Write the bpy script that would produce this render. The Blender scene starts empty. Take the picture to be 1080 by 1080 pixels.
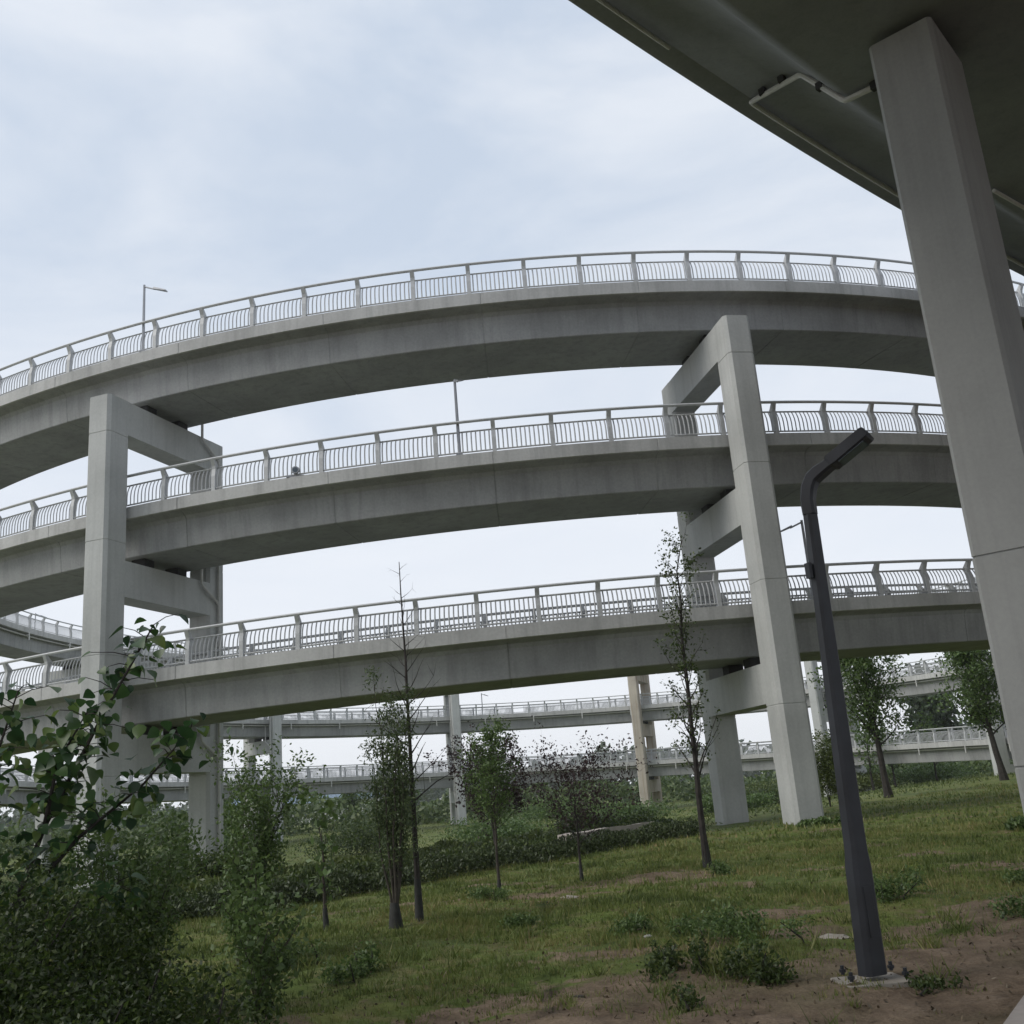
import bpy, math, random
import numpy as np
from mathutils import Vector, Matrix

random.seed(7); rng = np.random.default_rng(7)
scene = bpy.context.scene
COL = scene.collection
R_ = math.radians
TAU = 2 * math.pi

# ------------------------------------------------------------------ camera (eye height is z = 0, ground about z = -1.5)
PITCH, ROLL = R_(15.26), R_(-4.62)
fw = Vector((0, math.cos(PITCH), math.sin(PITCH))); up0 = Vector((0, -math.sin(PITCH), math.cos(PITCH))); rt0 = Vector((1, 0, 0))
rt = rt0 * math.cos(ROLL) + up0 * math.sin(ROLL); upv = up0 * math.cos(ROLL) - rt0 * math.sin(ROLL)
cam = bpy.data.cameras.new('camera'); cam_o = bpy.data.objects.new('camera', cam); COL.objects.link(cam_o)
cam.sensor_width = 36; cam.lens = 36 * 1067.9 / 1080; cam.clip_start = 0.05; cam.clip_end = 5000
cam_o.matrix_world = Matrix(((rt.x, upv.x, -fw.x, 0), (rt.y, upv.y, -fw.y, 0), (rt.z, upv.z, -fw.z, 0), (0, 0, 0, 1)))
scene.camera = cam_o
def project(p):                                   # used only to rank repeats by how large they show
    p = Vector(p); d = p.dot(fw)
    if d < 0.1: return None
    return (540 + 1067.9 * p.dot(rt) / d, 540 - 1067.9 * p.dot(upv) / d, d)

# ------------------------------------------------------------------ sky, sun, exposure
SUN_EL, SUN_AZ = R_(45), math.atan2(-0.93, -0.32)
world = bpy.data.worlds.new('World'); scene.world = world; world.use_nodes = True
nt = world.node_tree; nt.nodes.clear(); N = nt.nodes.new; L = nt.links.new
out = N('ShaderNodeOutputWorld'); bg = N('ShaderNodeBackground'); bg.inputs['Strength'].default_value = 0.086
sky = N('ShaderNodeTexSky'); sky.sky_type = 'NISHITA'; sky.sun_disc = False; sky.sun_elevation = SUN_EL; sky.sun_rotation = SUN_AZ; sky.dust_density = 3; sky.air_density = 1.2
tc = N('ShaderNodeTexCoord'); sep = N('ShaderNodeSeparateXYZ'); L(tc.outputs['Generated'], sep.inputs[0])
mp = N('ShaderNodeMapping'); mp.inputs['Scale'].default_value = (1.2, 1.2, 3.2); L(tc.outputs['Generated'], mp.inputs[0])
n1 = N('ShaderNodeTexNoise'); n1.inputs['Scale'].default_value = 2.1; n1.inputs['Detail'].default_value = 9; n1.inputs['Roughness'].default_value = 0.56; n1.inputs['Distortion'].default_value = 0.5; L(mp.outputs[0], n1.inputs['Vector'])
cr = N('ShaderNodeValToRGB'); cr.color_ramp.elements[0].position = 0.36; cr.color_ramp.elements[1].position = 0.64
cr.color_ramp.elements[0].color = (5.9, 6.75, 8.0, 1); cr.color_ramp.elements[1].color = (7.9, 8.4, 9.15, 1); L(n1.outputs['Fac'], cr.inputs[0])
hz = N('ShaderNodeMapRange'); hz.inputs['From Min'].default_value = 0.0; hz.inputs['From Max'].default_value = 0.55; hz.inputs['To Min'].default_value = 1.0; hz.inputs['To Max'].default_value = 0.0; hz.interpolation_type = 'SMOOTHSTEP'; L(sep.outputs['Z'], hz.inputs['Value'])
mh = N('ShaderNodeMixRGB'); mh.inputs[2].default_value = (9.0, 9.3, 9.9, 1); L(hz.outputs[0], mh.inputs[0]); L(cr.outputs[0], mh.inputs[1])
mx = N('ShaderNodeMixRGB'); mx.inputs[0].default_value = 0.9; L(sky.outputs[0], mx.inputs[1]); L(mh.outputs[0], mx.inputs[2])
L(mx.outputs[0], bg.inputs['Color']); L(bg.outputs[0], out.inputs['Surface'])
sun = bpy.data.lights.new('sun', 'SUN'); sun.energy = 1.5; sun.angle = R_(30); sun.color = (1, 0.955, 0.89)
sun_o = bpy.data.objects.new('sun', sun); COL.objects.link(sun_o)
sd = Vector((math.sin(SUN_AZ) * math.cos(SUN_EL), math.cos(SUN_AZ) * math.cos(SUN_EL), math.sin(SUN_EL)))
sun_o.rotation_euler = sd.to_track_quat('Z', 'Y').to_euler(); sun_o.location = (-30, -10, 60)
scene.view_settings.view_transform = 'Standard'; scene.view_settings.look = 'None'; scene.view_settings.exposure = 0.32; scene.view_settings.gamma = 1.0
scene.view_settings.use_curve_mapping = False
scene.render.engine = 'CYCLES'; scene.cycles.max_bounces = 6; scene.cycles.diffuse_bounces = 3; scene.cycles.transmission_bounces = 4; scene.cycles.transparent_max_bounces = 6
scene.cycles.volume_bounces = 1

# ------------------------------------------------------------------ materials
def newmat(name):
    m = bpy.data.materials.new(name); m.use_nodes = True
    t = m.node_tree; b = t.nodes['Principled BSDF']; return m, t, b
def noise(t, scale, detail=4, vec=None, rough=0.55):
    n = t.nodes.new('ShaderNodeTexNoise'); n.inputs['Scale'].default_value = scale; n.inputs['Detail'].default_value = detail; n.inputs['Roughness'].default_value = rough
    if vec is not None: t.links.new(vec, n.inputs['Vector'])
    return n.outputs['Fac']
def ramp(t, fac, stops):
    r = t.nodes.new('ShaderNodeValToRGB'); el = r.color_ramp.elements
    while len(el) < len(stops): el.new(0.5)
    for e, (p, c) in zip(el, stops): e.position = p; e.color = (*c, 1) if len(c) == 3 else c
    t.links.new(fac, r.inputs[0]); return r.outputs[0]
def mixc(t, fac, a, b, mode='MIX'):
    m = t.nodes.new('ShaderNodeMixRGB'); m.blend_type = mode
    for i, v in ((0, fac), (1, a), (2, b)):
        if isinstance(v, (int, float)): m.inputs[i].default_value = v
        elif isinstance(v, tuple): m.inputs[i].default_value = (*v, 1)
        else: t.links.new(v, m.inputs[i])
    return m.outputs[0]
def posvec(t, scale=(1, 1, 1)):
    g = t.nodes.new('ShaderNodeNewGeometry'); mp_ = t.nodes.new('ShaderNodeMapping'); mp_.inputs['Scale'].default_value = scale
    t.links.new(g.outputs['Position'], mp_.inputs[0]); return mp_.outputs[0]
def bump(t, b, h, strength=0.2, dist=0.02):
    n = t.nodes.new('ShaderNodeBump'); n.inputs['Strength'].default_value = strength; n.inputs['Distance'].default_value = dist
    t.links.new(h, n.inputs['Height']); t.links.new(n.outputs[0], b.inputs['Normal'])
def concrete(name, c, streak=0.35, warm=None, mott=0.25):
    m, t, b = newmat(name)
    a = noise(t, 0.55, 6, posvec(t)); s = noise(t, 1.0, 6, posvec(t, (3.6, 3.6, 0.16)), 0.62); f = noise(t, 14, 4, posvec(t))
    base = ramp(t, a, [(0.28, tuple(v * (1 - .8 * mott) for v in c)), (0.52, c), (0.75, tuple(min(1, v * (1 + .6 * mott)) for v in c))])
    dirt = ramp(t, s, [(0.48, (0, 0, 0)), (0.70, (1, 1, 1))])
    mul = t.nodes.new('ShaderNodeMath'); mul.operation = 'MULTIPLY'; mul.inputs[1].default_value = streak; t.links.new(dirt, mul.inputs[0])
    col = mixc(t, mul.outputs[0], base, warm or tuple(v * 0.55 for v in c))
    col = mixc(t, mott * .6, col, ramp(t, f, [(0.3, (0.3, 0.3, 0.3)), (0.7, (0.75, 0.75, 0.74))]), 'OVERLAY')
    t.links.new(col, b.inputs['Base Color']); b.inputs['Roughness'].default_value = 0.88
    bump(t, b, f, 0.12, 0.01); return m
def plain(name, c, rough=0.6, metal=0.0, var=0.15, scale=6):
    m, t, b = newmat(name); f = noise(t, scale, 4, posvec(t))
    t.links.new(ramp(t, f, [(0.3, tuple(v * (1 - var) for v in c)), (0.7, tuple(min(1, v * (1 + var)) for v in c))]), b.inputs['Base Color'])
    b.inputs['Roughness'].default_value = rough; b.inputs['Metallic'].default_value = metal; return m
def leafmat(name, cols, trans=0.3, rough=0.5):
    m, t, b = newmat(name)
    at = t.nodes.new('ShaderNodeAttribute'); at.attribute_name = 'rnd'
    k = len(cols); c = ramp(t, at.outputs['Fac'], [(i / (k - 1), q) for i, q in enumerate(cols)])
    t.links.new(c, b.inputs['Base Color']); b.inputs['Roughness'].default_value = rough
    tr = t.nodes.new('ShaderNodeBsdfTranslucent'); t.links.new(c, tr.inputs['Color'])
    mix = t.nodes.new('ShaderNodeMixShader'); mix.inputs[0].default_value = trans
    t.links.new(b.outputs[0], mix.inputs[1]); t.links.new(tr.outputs[0], mix.inputs[2])
    t.links.new(mix.outputs[0], t.nodes['Material Output'].inputs['Surface']); return m
M = {}
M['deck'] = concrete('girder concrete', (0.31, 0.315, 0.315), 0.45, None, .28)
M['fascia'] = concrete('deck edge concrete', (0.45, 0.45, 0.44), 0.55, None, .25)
M['column'] = concrete('column concrete', (0.45, 0.46, 0.45), 0.3, None, .2)
M['stained'] = concrete('stained concrete', (0.42, 0.38, 0.32), 0.95, (0.24, 0.155, 0.09))
M['fore'] = concrete('bridge concrete', (0.31, 0.315, 0.31), 0.22, None, .14)
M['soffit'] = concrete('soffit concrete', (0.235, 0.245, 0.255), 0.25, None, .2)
M['rail'] = plain('painted rail steel', (0.46, 0.47, 0.475), 0.5, 0, 0.08)
M['pipe'] = plain('grey plastic pipe', (0.52, 0.52, 0.5), 0.45, 0, 0.08)
M['bearing'] = plain('rubber bearing', (0.03, 0.03, 0.03), 0.8)
M['lamp'] = plain('dark lamp paint', (0.017, 0.019, 0.024), 0.55, 0.0, 0.35, 5)
M['steel'] = plain('galvanised steel', (0.30, 0.31, 0.33), 0.45, 0.5, 0.1)
M['plate'] = concrete('lamp footing concrete', (0.34, 0.31, 0.27), 0.5)
M['lens'] = plain('lamp lens', (0.55, 0.56, 0.56), 0.25)
M['white'] = plain('white paint', (0.5, 0.5, 0.48), 0.6)
M['blue'] = plain('blue roof sheet', (0.13, 0.18, 0.24), 0.5)
M['pave'] = concrete('paving concrete', (0.40, 0.36, 0.33), 0.3)
M['bark'] = plain('bark', (0.055, 0.047, 0.038), 0.9, 0, 0.45, 9)
M['darkbark'] = plain('dark bark', (0.035, 0.03, 0.027), 0.9, 0, 0.4, 9)
M['wash'] = plain('wrapped trunk base', (0.035, 0.036, 0.034), 0.9, 0, 0.3, 14)
M['window'] = plain('window glass', (0.06, 0.08, 0.10), 0.15)
M['leaf_mid'] = leafmat('mid green leaves', [(0.055, 0.092, 0.028), (0.095, 0.16, 0.044), (0.155, 0.22, 0.065)])
M['leaf_big'] = leafmat('broad leaves', [(0.022, 0.052, 0.022), (0.04, 0.095, 0.032), (0.07, 0.14, 0.04), (0.15, 0.21, 0.055)], 0.35, 0.42)
M['leaf_dark'] = leafmat('dark shrub leaves', [(0.026, 0.044, 0.013), (0.06, 0.095, 0.024), (0.12, 0.155, 0.038)], 0.35)
M['leaf_bush'] = leafmat('dense bush leaves', [(0.016, 0.03, 0.008), (0.042, 0.072, 0.015), (0.10, 0.14, 0.028)], 0.4)
M['leaf_grey'] = leafmat('grey green leaves', [(0.05, 0.078, 0.034), (0.085, 0.125, 0.048), (0.14, 0.175, 0.07)])
M['leaf_olive'] = leafmat('olive leaves', [(0.055, 0.08, 0.022), (0.10, 0.135, 0.034), (0.16, 0.19, 0.055)])
M['leaf_plum'] = leafmat('plum leaves', [(0.022, 0.014, 0.016), (0.045, 0.026, 0.028), (0.075, 0.05, 0.045)])
M['leaf_far'] = leafmat('far wood leaves', [(0.03, 0.05, 0.028), (0.05, 0.075, 0.04), (0.08, 0.10, 0.05)], 0.2)
M['leaf_far2'] = leafmat('scrub leaves', [(0.045, 0.075, 0.025), (0.085, 0.13, 0.04), (0.15, 0.19, 0.06)], 0.3)
M['grass'] = leafmat('grass blades', [(0.07, 0.10, 0.024), (0.115, 0.16, 0.034), (0.165, 0.20, 0.05), (0.235, 0.225, 0.08), (0.32, 0.245, 0.12)], 0.3, 0.6)
M['hedge'] = leafmat('hedge leaves', [(0.022, 0.034, 0.014), (0.05, 0.075, 0.024), (0.09, 0.12, 0.036)], 0.2)

# ------------------------------------------------------------------ mesh helpers
ORG = {}
def link(o, parent=None):
    COL.objects.link(o)
    if parent is not None: o.parent = parent
    return o
def tag(o, label=None, cat=None, group=None, kind=None):
    if label: o['label'] = label
    if cat: o['category'] = cat
    if group: o['group'] = group
    if kind: o['kind'] = kind
    return o
def thing(name, loc, label, cat, group=None):
    o = bpy.data.objects.new(name, None); o.location = loc; link(o); ORG[o.name] = Vector(loc); o.empty_display_size = 0.3
    return tag(o, label, cat, group)
class MB:
    def __init__(s): s.v = []; s.f = []; s.sm = []
    def add(s, vs, fs, smooth=False):
        k = len(s.v); s.v += [tuple(p) for p in vs]; s.f += [tuple(i + k for i in f) for f in fs]; s.sm += [smooth] * len(fs)
    def box(s, c, size, rz=0.0, bev=0.0):
        hx, hy, hz_ = (q / 2 for q in size); ca, sa = math.cos(rz), math.sin(rz)
        if bev <= 0:
            pts = [(x, y) for x, y in ((-hx, -hy), (hx, -hy), (hx, hy), (-hx, hy))]; lev = [(-hz_, 1), (hz_, 1)]
        else:
            pts = [(-hx + bev, -hy), (hx - bev, -hy), (hx, -hy + bev), (hx, hy - bev), (hx - bev, hy), (-hx + bev, hy), (-hx, hy - bev), (-hx, -hy + bev)]
            lev = [(-hz_, 1), (hz_, 1)]
        n = len(pts); vs = [(c[0] + x * ca - y * sa, c[1] + x * sa + y * ca, c[2] + z) for z, _ in lev for x, y in pts]
        fs = [tuple(range(n - 1, -1, -1)), tuple(range(n, 2 * n))] + [(i, (i + 1) % n, n + (i + 1) % n, n + i) for i in range(n)]
        s.add(vs, fs)
    def prism(s, pts, z0, z1, grooves=()):                # vertical prism over plan polygon with shallow ring grooves
        n = len(pts); cx = sum(p[0] for p in pts) / n; cy = sum(p[1] for p in pts) / n
        lv = [(z0, 1.0)]
        for g in sorted(grooves):
            if z0 + 0.3 < g < z1 - 0.3: lv += [(g - 0.02, 1), (g - 0.012, 0.975), (g + 0.012, 0.975), (g + 0.02, 1)]
        lv += [(z1, 1.0)]
        vs = [(cx + (x - cx) * k, cy + (y - cy) * k, z) for z, k in lv for x, y in pts]
        fs = [tuple(range(n - 1, -1, -1)), tuple(range(n * (len(lv) - 1), n * len(lv)))]
        for j in range(len(lv) - 1):
            fs += [(j * n + i, j * n + (i + 1) % n, (j + 1) * n + (i + 1) % n, (j + 1) * n + i) for i in range(n)]
        s.add(vs, fs)
    def tube(s, pts, rad, n=6, caps=True):
        pts = [Vector(p) for p in pts]; m = len(pts); rads = rad if isinstance(rad, (list, tuple)) else [rad] * m
        vs = []; ref = None
        for i, p in enumerate(pts):
            d = (pts[min(i + 1, m - 1)] - pts[max(i - 1, 0)])
            d = d.normalized() if d.length > 1e-9 else Vector((0, 0, 1))
            if ref is None:
                ref = Vector((1, 0, 0)) if abs(d.x) < 0.8 else Vector((0, 1, 0))
            a = (ref - d * ref.dot(d)); a = a.normalized() if a.length > 1e-6 else d.orthogonal().normalized()
            b = d.cross(a); ref = a
            for k in range(n):
                w = TAU * k / n; vs.append(p + a * (rads[i] * math.cos(w)) + b * (rads[i] * math.sin(w)))
        fs = [(i * n + k, i * n + (k + 1) % n, (i + 1) * n + (k + 1) % n, (i + 1) * n + k) for i in range(m - 1) for k in range(n)]
        if caps: fs += [tuple(range(n - 1, -1, -1)), tuple(range((m - 1) * n, m * n))]
        s.add(vs, fs, True)
    def extrude_poly(s, poly, thick, f):                  # poly of (a,b) mapped by f(a,b,t) for t=+-thick/2
        n = len(poly)
        vs = [f(a, b, -thick / 2) for a, b in poly] + [f(a, b, thick / 2) for a, b in poly]
        s.add(vs, [tuple(range(n - 1, -1, -1)), tuple(range(n, 2 * n))] + [(i, (i + 1) % n, n + (i + 1) % n, n + i) for i in range(n)])
    def mesh(s, name, org=Vector((0, 0, 0)), sharp=None):
        me = bpy.data.meshes.new(name)
        me.from_pydata([(p[0] - org[0], p[1] - org[1], p[2] - org[2]) for p in s.v], [], s.f)
        me.polygons.foreach_set('use_smooth', s.sm); me.update()
        if any(s.sm): me.set_sharp_from_angle(angle=sharp or R_(40))
        return me
    def build(s, name, mat, parent=None, kind=None, sharp=None):
        org = ORG[parent.name] if parent is not None else Vector((0, 0, 0))
        me = s.mesh(name, org, sharp); me.materials.append(M[mat]); o = bpy.data.objects.new(name, me); link(o, parent)
        ORG[o.name] = org
        if kind: o['kind'] = kind
        return o
def instance(name, me, parent, loc, rz=0.0):
    o = bpy.data.objects.new(name, me); link(o, parent)
    org = ORG[parent.name] if parent is not None else Vector((0, 0, 0))
    o.location = Vector(loc) - org; o.rotation_euler = (0, 0, rz); ORG[o.name] = org
    return o
def clump(c):                                       # slow colour drift from twig to twig
    k = 6.0 / max(1.0, float(np.ptp(c, axis=0).max())) + 1.2
    return .5 + .5 * np.sin(c[:, 0] * k * 2.1 + 1.3 * np.sin(c[:, 2] * k * 1.7)) * np.sin(c[:, 1] * k * 1.9 + c[:, 2] * k * 2.3)
def leaf_mesh(name, cen, size, mat, org=Vector((0, 0, 0)), elong=1.6, droop=0.25, nrm_up=0.3, fold=0.15, axis=None):
    """many small folded leaves (two triangles each side) spread over given centres"""
    n = len(cen); cen = np.asarray(cen, float) - np.array(org)
    size = np.broadcast_to(np.asarray(size, float), (n,)) * rng.uniform(0.65, 1.3, n)
    d = rng.normal(size=(n, 3)); d[:, 2] -= droop
    if axis is not None: d = d * 0.45 + axis
    d /= np.linalg.norm(d, axis=1)[:, None] + 1e-9
    u = rng.normal(size=(n, 3)); u[:, 2] += nrm_up * 3
    sdir = np.cross(d, u); sdir /= np.linalg.norm(sdir, axis=1)[:, None] + 1e-9
    nn = np.cross(sdir, d)
    Lh = (size * elong / 2)[:, None]; Wh = (size / 2)[:, None]
    a = cen - d * Lh; b = cen + sdir * Wh - nn * Wh * fold; c = cen + d * Lh; e = cen - sdir * Wh - nn * Wh * fold
    vs = np.stack([a, b, c, e], 1).reshape(-1, 3)
    me = bpy.data.meshes.new(name); me.vertices.add(4 * n); me.vertices.foreach_set('co', vs.ravel())
    me.loops.add(6 * n); me.polygons.add(2 * n)
    base = np.arange(n)[:, None] * 4
    idx = (base + np.array([[0, 1, 2, 0, 2, 3]])).ravel().astype(np.int32)
    me.loops.foreach_set('vertex_index', idx)
    me.polygons.foreach_set('loop_start', (np.arange(2 * n) * 3).astype(np.int32)); me.polygons.foreach_set('loop_total', np.full(2 * n, 3, np.int32))
    me.update(calc_edges=True)
    at = me.attributes.new('rnd', 'FLOAT', 'FACE'); at.data.foreach_set('value', np.repeat(np.clip(rng.uniform(0, 1, n) ** 1.2 * .75 + .25 * clump(cen), 0, 1), 2).astype(np.float32))
    me.materials.append(M[mat]); me.validate(); return me
def leaf_obj(name, cen, size, mat, parent=None, kind=None, **kw):
    org = ORG[parent.name] if parent is not None else Vector((0, 0, 0))
    o = bpy.data.objects.new(name, leaf_mesh(name, cen, size, mat, org, **kw)); link(o, parent); ORG[o.name] = org
    if kind: o['kind'] = kind
    return o
def smooth(a, b, x): t = np.clip((x - a) / (b - a), 0, 1); return t * t * (3 - 2 * t)

# ------------------------------------------------------------------ ground
def side(x, y): return (x + 4.5) * -0.785 + (y - 16.5) * 0.62      # distance beyond the brow of the grass bank
def ground_z(x, y):
    x = np.asarray(x, float); y = np.asarray(y, float); s = side(x, y)
    z = -1.5 - 0.08 * smooth(-5, 0, s) - 1.4 * smooth(0, 30, s)
    z = z + 0.035 * np.sin(x * 1.3 + 0.7 * y) * np.sin(y * 0.9 - x * 0.4) + 0.02 * np.sin(3.1 * x + 1.7) * np.sin(2.7 * y) + 0.012 * np.sin(7.3 * x + y) * np.sin(6.1 * y + 2)
    return z
_r = random.Random(3); PATCH = [(_r.uniform(-4, 12), _r.uniform(9, 26), _r.uniform(.25, 1.1), _r.uniform(.12, .5), _r.uniform(.35, .8)) for _ in range(46)]
def dirt_w(x, y):
    x = np.asarray(x, float); y = np.asarray(y, float)
    nz = np.sin(x * 1.9 + 1.3 * np.sin(y * 1.1)) * 0.5 + np.sin(y * 2.3 + x * 0.8) * 0.35 + 0.3 * np.sin(5.1 * x - 3.3 * y)
    nz2 = np.sin(3.7 * x + 2.1 * np.sin(2.9 * y)) * np.sin(4.3 * y + 1.7 * x); yb = 8.35 + 0.85 * np.maximum(0, x - 1.3) + 0.75 * nz + .5 * nz2
    near = (1 - smooth(-1.3, 1.2, y - yb)) * (1 - .55 * np.clip(nz2 * nz * 2.2, 0, 1) * smooth(6.5, 8, y))
    patch = np.zeros_like(x)
    for px, py, rx, ry, a in ((1.5, 16.5, 1.6, 1.0, .75), (0.3, 15.0, 1.2, .5, .5), (-1.2, 16.0, 2.6, .45, .7), (2.2, 10.4, 1.0, .5, .8), (1.0, 9.8, 1.3, .4, .7), (3.8, 12.2, 1.2, .5, .6), (6.5, 14.5, 1.6, .7, .6), (-2.5, 15.6, 1.6, .4, .6), (12, 38, 6, 1.2, .4)):
        patch = np.maximum(patch, a * np.exp(-(((x - px) / rx) ** 2 + ((y - py) / ry) ** 2) * (1 + 0.4 * nz)))
    for px, py, rx, ry, a in PATCH: patch = np.maximum(patch, a * np.exp(-(((x - px) / rx) ** 2 + ((y - py) / ry) ** 2) * (1 + 0.5 * nz)))
    return np.clip(np.maximum(near, patch), 0, 1)
def axis_pts(lo, hi, fine, n):
    k = np.arange(-n, n + 1); g = fine * np.sinh(k / n * 6.2) / np.sinh(6.2 / n); g = g[(g > lo) & (g < hi)]
    return np.concatenate([[lo], g, [hi]])
gx = np.unique(np.concatenate([np.arange(-12, 14, 0.16), np.sign(np.linspace(-1, 1, 61)) * (12 + np.abs(np.linspace(-1, 1, 61)) ** 3 * 640)]))
gy_ = np.unique(np.concatenate([np.arange(3, 30, 0.16), -10 - np.linspace(0, 1, 10) ** 2 * 150, np.arange(-10, 3, 1.0), 30 + np.linspace(0, 1, 60) ** 3 * 690]))
GX, GY = np.meshgrid(gx, gy_); GZ = ground_z(GX, GY); DW = dirt_w(GX, GY)
GZ = GZ + np.where((np.abs(GX) < 14) & (GY > 3) & (GY < 30), rng.normal(0, 0.008, GX.shape), 0)
nx, ny = len(gx), len(gy_)
me = bpy.data.meshes.new('ground'); me.vertices.add(nx * ny); me.vertices.foreach_set('co', np.stack([GX, GY, GZ], -1).ravel())
jj, ii = np.meshgrid(np.arange(ny - 1), np.arange(nx - 1), indexing='ij'); q0 = (jj * nx + ii).ravel()
idx = np.stack([q0, q0 + 1, q0 + nx + 1, q0 + nx], 1).ravel().astype(np.int32); nf = len(q0)
me.loops.add(nf * 4); me.polygons.add(nf); me.loops.foreach_set('vertex_index', idx)
me.polygons.foreach_set('loop_start', (np.arange(nf) * 4).astype(np.int32)); me.polygons.foreach_set('loop_total', np.full(nf, 4, np.int32)); me.polygons.foreach_set('use_smooth', np.ones(nf, bool))
me.update(calc_edges=True); at = me.attributes.new('dirt', 'FLOAT', 'POINT'); at.data.foreach_set('value', DW.ravel().astype(np.float32))
m, t, b = newmat('ground soil and turf')
A = t.nodes.new('ShaderNodeAttribute'); A.attribute_name = 'dirt'
p1 = noise(t, 0.8, 6, posvec(t)); p2 = noise(t, 9, 5, posvec(t)); p3 = noise(t, 45, 3, posvec(t))
p0 = noise(t, 0.35, 5, posvec(t)); p4 = noise(t, 2.6, 6, posvec(t), 0.65)
turf = ramp(t, p1, [(0.3, (0.065, 0.092, 0.023)), (0.5, (0.105, 0.145, 0.035)), (0.68, (0.155, 0.17, 0.053))])
turf = mixc(t, ramp(t, p4, [(0.47, (0, 0, 0)), (0.66, (0.85, 0.85, 0.85))]), turf, (0.19, 0.145, 0.09))
turf = mixc(t, ramp(t, p0, [(0.45, (0, 0, 0)), (0.62, (0.6, 0.6, 0.6))]), turf, (0.085, 0.12, 0.042))
turf = mixc(t, 0.5, turf, ramp(t, p2, [(0.3, (0.25, 0.25, 0.2)), (0.7, (0.7, 0.7, 0.6))]), 'OVERLAY')
soil = ramp(t, p4, [(0.25, (0.09, 0.066, 0.046)), (0.45, (0.16, 0.122, 0.088)), (0.58, (0.21, 0.162, 0.118)), (0.75, (0.27, 0.215, 0.16))])
soil = mixc(t, ramp(t, p1, [(0.5, (0, 0, 0)), (0.7, (0.55, 0.55, 0.55))]), soil, (0.085, 0.09, 0.04))
soil = mixc(t, 0.4, soil, ramp(t, p3, [(0.3, (0.25, 0.22, 0.2)), (0.7, (0.75, 0.72, 0.68))]), 'OVERLAY')
ad = t.nodes.new('ShaderNodeMath'); ad.operation = 'ADD'; t.links.new(A.outputs['Fac'], ad.inputs[0]); t.links.new(p4, ad.inputs[1])
fac = ramp(t, ad.outputs[0], [(0.85, (0, 0, 0)), (1.1, (1, 1, 1))])
t.links.new(mixc(t, fac, turf, soil), b.inputs['Base Color']); b.inputs['Roughness'].default_value = 0.95; b.inputs['Specular IOR Level'].default_value = 0.2
bump(t, b, p4, 0.8, 0.09); me.materials.append(m)
ground = link(bpy.data.objects.new('ground', me)); tag(ground, 'rough grass bank with bare brown soil in front', None, None, 'structure')

# concrete paving in the near right corner
mb = MB(); d0 = Vector((0.545, 0.838)); n0 = Vector((0.838, -0.545)); c0 = Vector((2.69, 6.43))
pv = [c0 - d0 * 9, c0 + d0 * 5.5, c0 + d0 * 5.5 + n0 * 2.4, c0 - d0 * 9 + n0 * 2.4]
mb.prism([(q.x, q.y) for q in pv], -1.75, -1.40)
o = mb.build('pavement', 'pave'); tag(o, 'pale concrete paving strip at the lower right corner', None, None, 'structure')

# ------------------------------------------------------------------ spiral ramp
CX, CY, RO, Z0, PZ = -0.443, 68.077, 38.891, 16.331, 5.332
TH_MIN, TH_MAX = -5.72 * math.pi, 0.80
TH_P0 = 0.198; STEP = math.pi / 6
def zref(th): return Z0 + PZ * th / TAU                             # top of handrail
def hp(th, dr, dzv): r = RO + dr; return (CX + r * math.sin(th), CY - r * math.cos(th), zref(th) + dzv)
spiral = thing('spiral_ramp', (CX, CY, -2.5), 'huge grey concrete spiral ramp winding up in stacked turns with white railings', 'spiral ramp')
PROFILE = [(0, -1.08), (0, -1.47), (-0.05, -1.49), (-0.30, -1.52), (-0.44, -1.58), (-0.52, -1.70), (-0.595, -2.555), (-0.62, -2.58), (-3.38, -2.58), (-3.405, -2.555),
           (-3.48, -1.70), (-3.56, -1.58), (-3.70, -1.52), (-3.95, -1.49), (-4.0, -1.47), (-4.0, -1.08), (-3.78, -1.08), (-3.76, -1.22), (-0.24, -1.22), (-0.22, -1.08)]
turns = []
a = TH_MAX
while a > TH_MIN + 0.01:
    b_ = max(TH_MIN, -math.pi if a == TH_MAX else a - TAU); turns.append((b_, a)); a = b_
decks = []
for (a, b_) in turns:
    n = max(4, int((b_ - a) / R_(1.0))); mb = MB(); k = len(PROFILE)
    ths = [(a + (b_ - a) * i / n, 0.0) for i in range(n + 1)]; e_ = 0.0006
    j0 = math.ceil((a + .02) / R_(7.5)) * R_(7.5)
    while j0 < b_ - .02: ths += [(j0 - e_, 0.0), (j0 - e_ * .6, .014), (j0 + e_ * .6, .014), (j0 + e_, 0.0)]; j0 += R_(7.5)
    ths.sort(); n = len(ths) - 1
    vs = [hp(th, dr + (-2.0 - dr) / 2.0 * ins, dz + (ins if dz < -1.5 else 0)) for th, ins in ths for dr, dz in PROFILE]
    fs = [(i * k + j, (i + 1) * k + j, (i + 1) * k + (j + 1) % k, i * k + (j + 1) % k) for i in range(n) for j in range(k)]
    fs += [tuple(range(k)), tuple(range(n * k + k - 1, n * k - 1, -1))]
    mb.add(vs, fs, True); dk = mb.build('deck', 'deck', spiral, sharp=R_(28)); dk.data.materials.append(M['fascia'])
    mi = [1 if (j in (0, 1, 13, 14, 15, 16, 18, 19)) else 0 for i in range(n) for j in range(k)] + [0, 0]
    dk.data.polygons.foreach_set('material_index', mi); decks.append(dk)
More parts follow.
